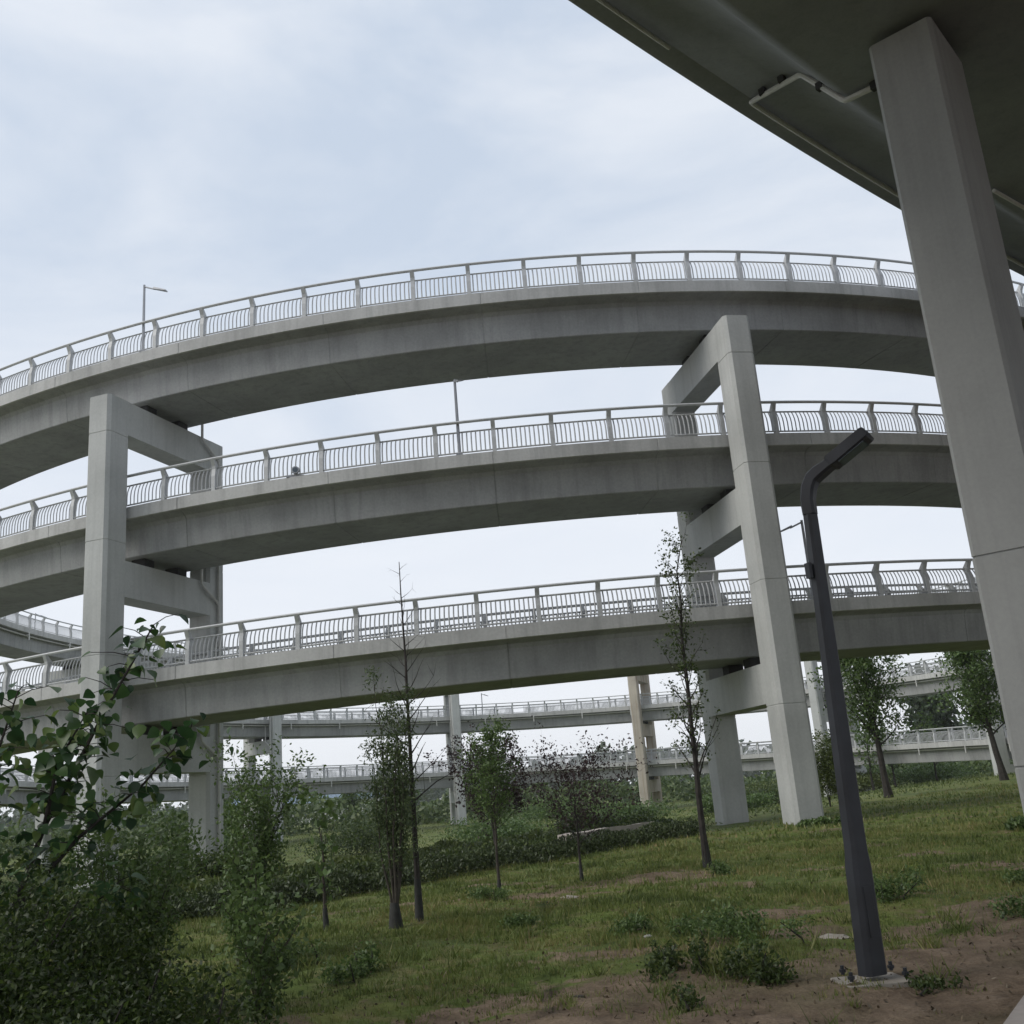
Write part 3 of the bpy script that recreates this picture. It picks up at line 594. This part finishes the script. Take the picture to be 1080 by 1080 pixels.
for ai, (pts, nl) in enumerate(zip(arms, alln)):
    m_ = len(pts); stem.tube(pts, [.032 * (1 - .8 * i / (m_ - 1)) * (1 if ai < 2 else .6) for i in range(m_)], 6)
    for q in range(nl):
        t_ = (.22 if ai < 2 else .1) + (.80 if ai < 2 else .92) * (q + rng.uniform(0, 1)) / nl; t_ = min(t_, .999) * (m_ - 1); i_ = int(t_)
        p = pts[i_].lerp(pts[i_ + 1], t_ - i_); az = rng.uniform(0, TAU); off = rng.uniform(.02, .2) if rng.uniform() < .8 else rng.uniform(.15, .34)
        pet = p + Vector((math.cos(az) * off, math.sin(az) * off, rng.uniform(-.04, .10)))
        if off > .08: stem.tube([p, p.lerp(pet, .5) + Vector((0, 0, .02)), pet], [.005, .004, .003], 3, False)
        o = bpy.data.objects.new('leaf', LEAF_MES[min(5, int(6 * rng.uniform(0, 1) ** 1.25))]); link(o, sap); sz = rng.uniform(.07, .16)
        o.location = pet - ORG[sap.name]; o.scale = (sz * rng.uniform(.85, 1.1), sz * 1.05, sz); o.rotation_euler = (rng.normal(-.55, .4), rng.normal(0, .4), az - math.pi / 2 + rng.normal(0, .4)); nleaf += 1
stem.build('stem', 'darkbark', sap)
cl = []
for pts, nl in zip(arms, alln):
    for q in range(int(nl * 2.4)):
        t_ = min(.999, rng.uniform(.15, 1.0)) * (len(pts) - 1); i_ = int(t_); p = pts[i_].lerp(pts[i_ + 1], t_ - i_); cl.append((p.x + rng.normal(0, .11), p.y + rng.normal(0, .11), p.z + rng.normal(.0, .10)))
fv, ff, fr = [], [], []
for p in cl:
    vs, fs = leaf_shape('leaf', rng.choice([.12, .3, .45])); sz = rng.uniform(.05, .11); Mx = Matrix.Translation(Vector(p) - ORG[sap.name]) @ Matrix.Rotation(rng.uniform(0, TAU), 4, 'Z') @ Matrix.Rotation(rng.normal(-.6, .45), 4, 'X') @ Matrix.Rotation(rng.normal(0, .4), 4, 'Y') @ Matrix.Scale(sz, 4)
    k = len(fv); fv += [tuple(Mx @ Vector(v)) for v in vs]; ff += [tuple(i + k for i in f) for f in fs]; fr += [rng.uniform() ** 1.3] * len(fs)
me_ = bpy.data.meshes.new('foliage'); me_.from_pydata(fv, [], ff); me_.polygons.foreach_set('use_smooth', [True] * len(ff)); at = me_.attributes.new('rnd', 'FLOAT', 'FACE'); at.data.foreach_set('value', fr); me_.materials.append(M['leaf_big'])
o = link(bpy.data.objects.new('foliage', me_), sap); ORG[o.name] = ORG[sap.name]; o['kind'] = 'stuff'

# dense dark bush at the lower left
def blob_leaves(blobs, n, jit=.04):
    w = np.array([b_[3] * b_[4] * b_[5] for b_ in blobs]) ** .8; ch = rng.choice(len(blobs), n, p=w / w.sum()); B_ = np.array(blobs)[ch]
    d = rng.normal(size=(n, 3)); d /= np.linalg.norm(d, axis=1)[:, None]; r = rng.uniform(0, 1, n) ** .42
    lump = 1 + .22 * np.sin(d[:, 0] * 5 + B_[:, 0] * 7) * np.sin(d[:, 1] * 6 + B_[:, 1] * 3) + .15 * np.sin(d[:, 2] * 7 + B_[:, 2] * 5)
    return B_[:, :3] + d * (r * lump)[:, None] * B_[:, 3:6] + rng.normal(0, jit, (n, 3))
def shrub(name, label, cat, blobs, n, leaf, mat, group=None, stems=10, elong=1.7, jit=.04, part='foliage'):
    bx = np.mean([b_[0] for b_ in blobs]); by = np.mean([b_[1] for b_ in blobs]); bz = float(ground_z(bx, by))
    o = thing(name, (bx, by, bz), label, cat, group)
    leaf_obj(part, blob_leaves(blobs, n, jit), leaf, mat, o, elong=elong)
    mb = MB()
    for i in range(stems):
        b_ = blobs[i % len(blobs)]; x = b_[0] + rng.normal(0, b_[3] * .25); y = b_[1] + rng.normal(0, b_[4] * .25)
        e = Vector((b_[0] + rng.normal(0, b_[3] * .5), b_[1] + rng.normal(0, b_[4] * .5), b_[2] + b_[5] * rng.uniform(.2, .95)))
        s_ = Vector((x, y, float(ground_z(x, y)) - .05)); mb.tube([s_, s_.lerp(e, .5) + Vector(rng.normal(0, .04, 3)), e], [.012, .009, .004], 4, False)
    if stems: mb.build('stems', 'darkbark', o, 'stuff')
    return o
shrub('dense_bush', 'dense dark fine-leaved bush filling the lower left corner', 'bush',
      [(-3.7, 6.2, -1.1, .8, .7, .68), (-3.0, 6.0, -1.2, .65, .6, .62), (-2.5, 6.0, -1.3, .42, .45, .52), (-4.3, 6.6, -.95, .8, .7, .72), (-3.3, 6.9, -1.0, .75, .5, .72), (-2.7, 6.8, -1.15, .5, .45, .58), (-2.3, 5.3, -1.35, .55, .5, .5), (-3.1, 5.0, -1.3, .8, .6, .58), (-2.05, 6.15, -1.3, .42, .45, .5), (-1.75, 5.7, -1.45, .32, .4, .36)], 125000, .019, 'leaf_bush', 'shrubs along the bank', 24, 2.0)
# low weeds in the grass
WG = 'weed clumps in the grass'
weeds = [((1.40, 7.95), .34, .26, 'dark leafy weed clump just left of the lamp footing'), ((1.05, 8.6), .26, .24, 'low dark weed behind the clump left of the lamp'), ((2.0, 10.1), .42, .32, 'wide green weed clump in the grass left of the lamp pole'), ((1.5, 10.6), .30, .24, 'weed tuft at the left end of the wide weed clump'),
         ((3.95, 12.1), .34, .32, 'weed tuft in the grass right of the lamp pole'), ((4.35, 9.9), .22, .22, 'small dark weed on bare soil at right'), ((5.8, 12.6), .26, .22, 'weed on the soil edge at far right'), ((-.2, 12.4), .22, .16, 'low weed in the middle of the grass'), ((.9, 10.9), .25, .2, 'small weed beside white litter on the grass'),
         ((-1.7, 9.7), .26, .3, 'upright weed near the dark bush'), ((-2.6, 10.4), .4, .4, 'leafy weed at the foot of the airy shrub'), ((2.75, 16.2), .26, .24, 'weed tuft right before the slender tree'), ((7.4, 28.0), .5, .22, 'weeds at the foot of the right portal column'), ((9.5, 20.5), .5, .28, 'weed tuft left of the big pier'), ((-.9, 15.9), .3, .22, 'weed tuft at the hedge foot behind the bare tree'), ((2.55, 7.55), .13, .09, 'tiny weed at the right corner of the lamp footing')]
for (x, y), r, h, lb in weeds:
    z = float(ground_z(x, y)); shrub('weed', lb, 'weed', [(x + rng.normal(0, r * .55), y + rng.normal(0, r * .6), z + h * rng.uniform(.1, .45), r * rng.uniform(.2, .5), r * rng.uniform(.2, .5), h * rng.uniform(.3, .6)) for _ in range(7)], int(1500 * (r / .3) ** 1.3), .02 if y < 20 else .05, 'leaf_dark' if y < 9 else 'leaf_mid', WG, 5, 2.2, .03)
# hedge rows along the brow of the bank
def hedge(label, s0, t0, t1, w, h, n, leaf, mat='hedge'):
    pts = []; dv = np.array([.62, .785]); nv = np.array([-.785, .62]); o0 = np.array([-4.5, 16.5])
    tt = rng.uniform(t0, t1, n); lum = .72 + .22 * np.sin(tt * 2.1) * np.sin(tt * .83 + 1) + .16 * np.sin(tt * 5.3); vv = rng.normal(0, .33, n) * w; zz_ = rng.uniform(0, 1, n) ** .7 * h * lum * (1 - .35 * np.abs(vv / w))
    xy = o0 + dv * tt[:, None] + nv * (s0 + vv)[:, None]; gz = ground_z(xy[:, 0], xy[:, 1])
    m0 = o0 + dv * (t0 + t1) / 2 + nv * s0
    o = thing('hedge', (m0[0], m0[1], float(ground_z(*m0))), label, 'hedge', 'hedge rows below the ramp')
    leaf_obj('foliage', np.stack([xy[:, 0], xy[:, 1], gz + zz_], 1), leaf, mat, o, elong=2.8, droop=-.9)
    return o
hedge('dark low hedge along the brow of the grass bank', 1.0, -3.5, 15.5, .75, .52, 34000, .03)
hedge('greener second hedge row behind the dark hedge', 4.6, -4, 20, 0.8, 0.42, 15000, .045, 'leaf_dark')
hedge('bright low hedge strip far behind at left', 10.5, -6, 22, 1.1, 0.5, 12000, .065, 'leaf_olive')
mb = MB(); dv = Vector((.62, .785)); nv = Vector((-.785, .62)); o0 = Vector((-4.5, 16.5)); kp = []
for tt in np.linspace(11.6, 15.6, 21):
    kp.append(tt)
kv = []
for tt in kp:
    for s_, z_ in ((2.35, -.2), (2.35, .40), (2.8, .40), (2.8, -.2)):
        q = o0 + dv * tt + nv * s_; kv.append((q.x, q.y, float(ground_z(q.x, q.y)) + z_))
mb.add(kv, [(i * 4 + j, (i + 1) * 4 + j, (i + 1) * 4 + (j + 1) % 4, i * 4 + (j + 1) % 4) for i in range(20) for j in range(4)] + [(0, 1, 2, 3), (83, 82, 81, 80)])
o = mb.build('low_kerb', 'pave'); tag(o, 'low pale kerb wall behind the dark hedge', 'kerb')
# shrubs in the middle distance, under and beyond the ramp
SG = 'shrubs under the far side of the ramp'
mid = [((-9.5, 30), 1.8, 2.2, 'leaf_dark', 'round dark shrub left of the upright stems'), ((2.2, 40), 1.8, 1.1, 'leaf_dark', 'low dark shrub below the far portal'), ((-14, 36), 2.6, 2.2, 'leaf_dark', 'big dark shrub under the left deck'), ((-19, 44), 3.0, 2.4, 'leaf_mid', 'broad shrub far left behind the sapling'),
       ((-2.3, 58), 3.2, 2.4, 'leaf_mid', 'bright shrub near the far middle portal'), ((-10, 62), 3.6, 3.2, 'leaf_dark', 'dark shrub left of the far middle portal'), ((6, 66), 3.4, 2.6, 'leaf_mid', 'far shrub left of the stained portal'), ((14, 70), 3.6, 2.8, 'leaf_dark', 'far shrub right of the stained portal'), ((2, 84), 4.2, 3.4, 'leaf_mid', 'far shrub below the lower deck in the middle'), ((20, 88), 4.0, 3.0, 'leaf_olive', 'yellow green far shrub below the lower deck'), ((28, 92), 4.2, 3.2, 'leaf_olive', 'light green far shrub below the deck at right'), ((36, 96), 4.5, 3.6, 'leaf_mid', 'far shrub at right under the lower deck'), ((-22, 74), 4.5, 3.4, 'leaf_mid', 'far shrub under the left curve'), ((10.5, 58), 2.2, 1.7, 'leaf_mid', 'green shrub seen between the legs of the right portal')]
for (x, y), r, h, mt, lb in mid:
    h *= .62; z = float(ground_z(x, y)); bl = [(x + rng.normal(0, r * .35), y + rng.normal(0, r * .3), z + h * rng.uniform(.3, .6), r * rng.uniform(.4, .65), r * rng.uniform(.4, .6), h * rng.uniform(.3, .5)) for _ in range(7)]
    shrub('shrub', lb, 'shrub', bl, 6500, .035 + .001 * y, mt, SG, 8, 1.5, .08)
# slim saplings far right under the lower deck
for i, (x, y, lb) in enumerate(((24.5, 84, 'thin far sapling left in the row under the right deck'), (27.5, 86, 'thin far sapling second in the row under the right deck'), (30.0, 88, 'thin far sapling third in the row under the right deck'), (33.5, 88, 'thin far sapling at the right end of the row under the deck'))):
    tree('thin_tree', lb, 'tree', (x, y), 5.2, .10, .25, 16, 1.3, 1.0, 520, .16, 'leaf_mid', 'darkbark', (0, 0), 'round', 2, .3, 'thin far trees under the right deck')
tree('far_tree', 'far rounded tree rising above the lower deck at right', 'tree', (43, 112), 10.5, .25, .2, 34, 3.4, .8, 3000, .42, 'leaf_far', 'darkbark', (0, 0), 'round', 3, .6, 'far trees right of the ramp')
tree('far_tree', 'far broad tree beside the big pier above the lower deck', 'tree', (52, 116), 11.5, .25, .2, 34, 3.6, .8, 3000, .42, 'leaf_far', 'darkbark', (0, 0), 'round', 3, .6, 'far trees right of the ramp')
# distant wood on the horizon
n = 26000; xs = rng.uniform(-260, 420, n); ys = 330 + 60 * rng.uniform(0, 1, n)
hh = 9.5 + 2.5 * np.sin(xs * .045) * np.sin(xs * .013 + 1) + 2.2 * np.sin(xs * .21) * np.sin(xs * .37 + 2) + 1.4 * np.sin(xs * .83 + 1); hh += 6.5 * smooth(110, 190, xs) - 3.5 * smooth(-40, -140, xs)
zs = -3 + hh * rng.uniform(0, 1, n) ** .7
o = leaf_obj('distant_wood', np.stack([xs, ys, zs], 1), 1.7, 'leaf_far', None, 'stuff', elong=1.3); tag(o, 'hazy distant belt of trees on the horizon')
n = 42000; xs = rng.uniform(-120, 130, n); ys = 118 + 16 * rng.uniform(0, 1, n) + 10 * np.sin(xs * .03)
hh = 2.9 + .9 * np.sin(xs * .31) * np.sin(xs * .13 + 1) + .8 * np.sin(xs * .77 + 2) + .6 * np.sin(xs * 1.9); zs = -3 + np.maximum(.6, hh) * rng.uniform(0, 1, n) ** .75
o = leaf_obj('shrub_belt', np.stack([xs, ys, zs], 1), .42, 'leaf_far2', None, 'stuff', elong=1.4); tag(o, 'long belt of scrub and bushes behind the spiral ramp')
n = 40000; ys = 24 + 96 * rng.uniform(0, 1, n) ** .8; xs = rng.uniform(-.62, .62, n) * (ys + 4); kp_ = side(xs, ys) > 2.2; xs, ys = xs[kp_], ys[kp_]; gz_ = ground_z(xs, ys)
tuft = np.clip(np.sin(xs * .55 + 1.4 * np.sin(ys * .31)) * np.sin(ys * .42 + .3 * xs), -.2, 1); zs = gz_ + .04 + rng.uniform(0, 1, len(xs)) * (.05 + .20 * np.maximum(0, tuft))
o = leaf_obj('meadow_weeds', np.stack([xs, ys, zs], 1), .06, 'leaf_olive', None, 'stuff', elong=3.2, droop=-1.2); tag(o, 'tall weeds and meadow grass under the spiral ramp')
# low building with blue roof far left
bu = thing('low_building', (-42, 190, -3), 'far low white building with a long blue roof under the left deck', 'building')
mb = MB(); mb.box((-42, 190, -1.3), (26, 12, 3.4)); mb.build('wall', 'white', bu)
mb = MB(); mb.extrude_poly([(-6.6, 0.4), (6.6, 0.4), (0, 2.6)], 27, lambda a_, z, tt: (-42 + tt, 190 + a_, z)); mb.build('roof', 'blue', bu)
for i in range(6):
    mb = MB(); mb.box((-52.5 + i * 4.2, 183.97, -1.1), (1.8, .08, 1.2)); mb.build('window', 'window', bu)
for i, (x, y, h, lb) in enumerate(((-44, 118, 4.6, 'far round tree under the left curve, leftmost of the row'), (-37, 124, 5.2, 'far round tree second from the left under the deck'), (-29.5, 120, 4.2, 'far round tree left of the far pale portal'), (-22, 126, 4.8, 'far round tree right of the far pale portal'), (-15, 122, 4.0, 'far round tree just left of the bare pole tree'), (-8, 128, 4.4, 'far round tree beside the far middle portal'))):
    tree('roadside_tree', lb, 'tree', (x, y), h, .14, .12, 30, 2.1, .9, 2600, .17, 'leaf_mid', 'darkbark', (0, 0), 'round', 3, .3, 'far round trees left of centre')

# litter and stones
def stone(x, y, s_, label, mat, cat, flat=.5):
    z = float(ground_z(x, y)); mb = MB(); n_ = 7; vs = [(x, y, z + s_ * flat)]
    for ring, (rr, zz_) in enumerate(((.65, .42), (1, .1), (.9, -.3))):
        for i in range(n_): a_ = TAU * i / n_ + ring * .3; q = s_ * rr * rng.uniform(.75, 1.2); vs.append((x + q * math.cos(a_) * 1.4, y + q * math.sin(a_), z + s_ * flat * zz_ * 2 * rng.uniform(.8, 1.2)))
    fs = [(0, 1 + i, 1 + (i + 1) % n_) for i in range(n_)] + [(1 + r_ * n_ + i, 1 + (r_ + 1) * n_ + i, 1 + (r_ + 1) * n_ + (i + 1) % n_, 1 + r_ * n_ + (i + 1) % n_) for r_ in range(2) for i in range(n_)]
    mb.add(vs, fs, False); o = mb.build(cat.replace(' ', '_'), mat); return tag(o, label, cat, 'stones and litter on the bank')
stone(2.62, 10.0, .13, 'flat pale stone slab on the grass left of the lamp pole', 'plate', 'stone', .25)
stone(.98, 10.6, .035, 'tiny white scrap of litter on the grass', 'white', 'litter')
stone(.35, 15.0, .09, 'small pale stone on the grass below the plum tree', 'pave', 'stone', .35)
stone(2.62, 7.62, .045, 'small pebble beside the lamp footing', 'pave', 'pebble')
stone(4.2, 8.2, .05, 'small pebble on the bare soil at right', 'pave', 'pebble')
stone(.2, 8.1, .04, 'small dark pebble on the bare soil in the middle', 'bark', 'pebble')

# dead leaves and crumbs of soil scattered over the bank
n = 5200; y = 6 + 9 * rng.uniform(0, 1, n) ** 1.3; x = rng.uniform(-.55, .62, n) * (y + 1); cen = np.stack([x, y, ground_z(x, y) + .008], 1)
M['litter'] = leafmat('dead leaves', [(0.10, 0.075, 0.05), (0.18, 0.14, 0.09), (0.07, 0.055, 0.04), (0.30, 0.26, 0.19)], 0.1, 0.9)
o = leaf_obj('leaf_litter', cen, .022, 'litter', None, 'stuff', elong=2.0, droop=0, nrm_up=3); tag(o, 'dead leaves and crumbs scattered on the bare soil', 'leaf litter')
# grass blades
def blades(n, y0, y1, h0, h1, wd):
    y = y0 + (y1 - y0) * rng.uniform(0, 1, n) ** .9; x = rng.uniform(-.62, .66, n) * (y + 1.5); s = side(x, y)
    dens = .5 + .5 * np.sin(x * 2.3 + 1.1 * np.sin(y * 1.7)) * np.sin(y * 1.9 + .6 * x)
    keep = (rng.uniform(0, 1, n) > dirt_w(x, y) * 1.02) & (rng.uniform(0, 1, n) < .35 + .65 * dens) & (s < 1.2)
    x, y = x[keep], y[keep]; k_ = len(x); z = ground_z(x, y)
    h = rng.uniform(h0, h1, k_) * (.6 + .6 * dens[keep]); az = rng.uniform(0, TAU, k_); ln = rng.normal(0, .35, (k_, 2)); w = wd * rng.uniform(.7, 1.4, k_)
    a = np.stack([x - np.cos(az) * w, y - np.sin(az) * w, z - .01], 1); b_ = np.stack([x + np.cos(az) * w, y + np.sin(az) * w, z - .01], 1); c_ = np.stack([x + ln[:, 0] * h, y + ln[:, 1] * h, z + h], 1)
    return np.stack([a, b_, c_], 1).reshape(-1, 3)
def tufts(n, m):
    y = 6.5 + 18 * rng.uniform(0, 1, n) ** 1.2; x = rng.uniform(-.5, .62, n) * (y + 1); kp = (rng.uniform(0, 1, n) > dirt_w(x, y) * .93) & (side(x, y) < 0); x, y = np.repeat(x[kp], m), np.repeat(y[kp], m); k_ = len(x)
    sz = np.repeat(rng.uniform(.4, 1.5, kp.sum()), m); x = x + rng.normal(0, .05, k_) * sz; y = y + rng.normal(0, .05, k_) * sz; z = ground_z(x, y); h = rng.uniform(.05, .15, k_) * sz; az = rng.uniform(0, TAU, k_); w = .004 * rng.uniform(.7, 1.5, k_) * (.6 + y / 12); ln = rng.normal(0, .55, (k_, 2))
    return np.stack([np.stack([x - np.cos(az) * w, y - np.sin(az) * w, z - .01], 1), np.stack([x + np.cos(az) * w, y + np.sin(az) * w, z - .01], 1), np.stack([x + ln[:, 0] * h, y + ln[:, 1] * h, z + h], 1)], 1).reshape(-1, 3)
V_ = np.concatenate([blades(260000, 6.0, 14, .012, .055, .0045), blades(200000, 12, 24, .02, .085, .009), blades(60000, 22, 52, .04, .13, .025), tufts(900, 26)]); k_ = len(V_) // 3
me = bpy.data.meshes.new('grass'); me.vertices.add(3 * k_); me.vertices.foreach_set('co', V_.ravel()); me.loops.add(3 * k_); me.polygons.add(k_)
me.loops.foreach_set('vertex_index', np.arange(3 * k_, dtype=np.int32)); me.polygons.foreach_set('loop_start', (np.arange(k_) * 3).astype(np.int32)); me.polygons.foreach_set('loop_total', np.full(k_, 3, np.int32)); me.update(calc_edges=True)
at = me.attributes.new('rnd', 'FLOAT', 'FACE'); gxy = V_[0::3, :2]; pt = .5 + .28 * np.sin(gxy[:, 0] * .9 + 1.2 * np.sin(gxy[:, 1] * .7)) * np.sin(gxy[:, 1] * .8 + gxy[:, 0] * .3) + .18 * np.sin(gxy[:, 0] * 3.1 + 2 * np.sin(gxy[:, 1] * 1.9)); at.data.foreach_set('value', np.clip(pt * .75 + rng.normal(0, .2, k_), 0, 1).astype(np.float32)); me.materials.append(M['grass'])
o = link(bpy.data.objects.new('grass', me)); tag(o, 'short rough grass growing over the bank', 'grass', None, 'stuff')

# thin haze in the air round the whole place
hm = bpy.data.materials.new('haze air'); hm.use_nodes = True; ht = hm.node_tree; ht.nodes.clear()
ho = ht.nodes.new('ShaderNodeOutputMaterial'); hv = ht.nodes.new('ShaderNodeVolumePrincipled'); hv.inputs['Color'].default_value = (0.93, 0.95, 0.98, 1); hv.inputs['Density'].default_value = 0.0003; hv.inputs['Anisotropy'].default_value = 0.2
ht.links.new(hv.outputs[0], ho.inputs['Volume']); M['haze'] = hm
mb = MB(); mb.box((0, 280, 10), (1330, 900, 29)); o = mb.build('haze', 'haze', None, 'stuff'); o['label'] = 'thin pale haze in the air over the whole scene'
bpy.context.view_layer.update()
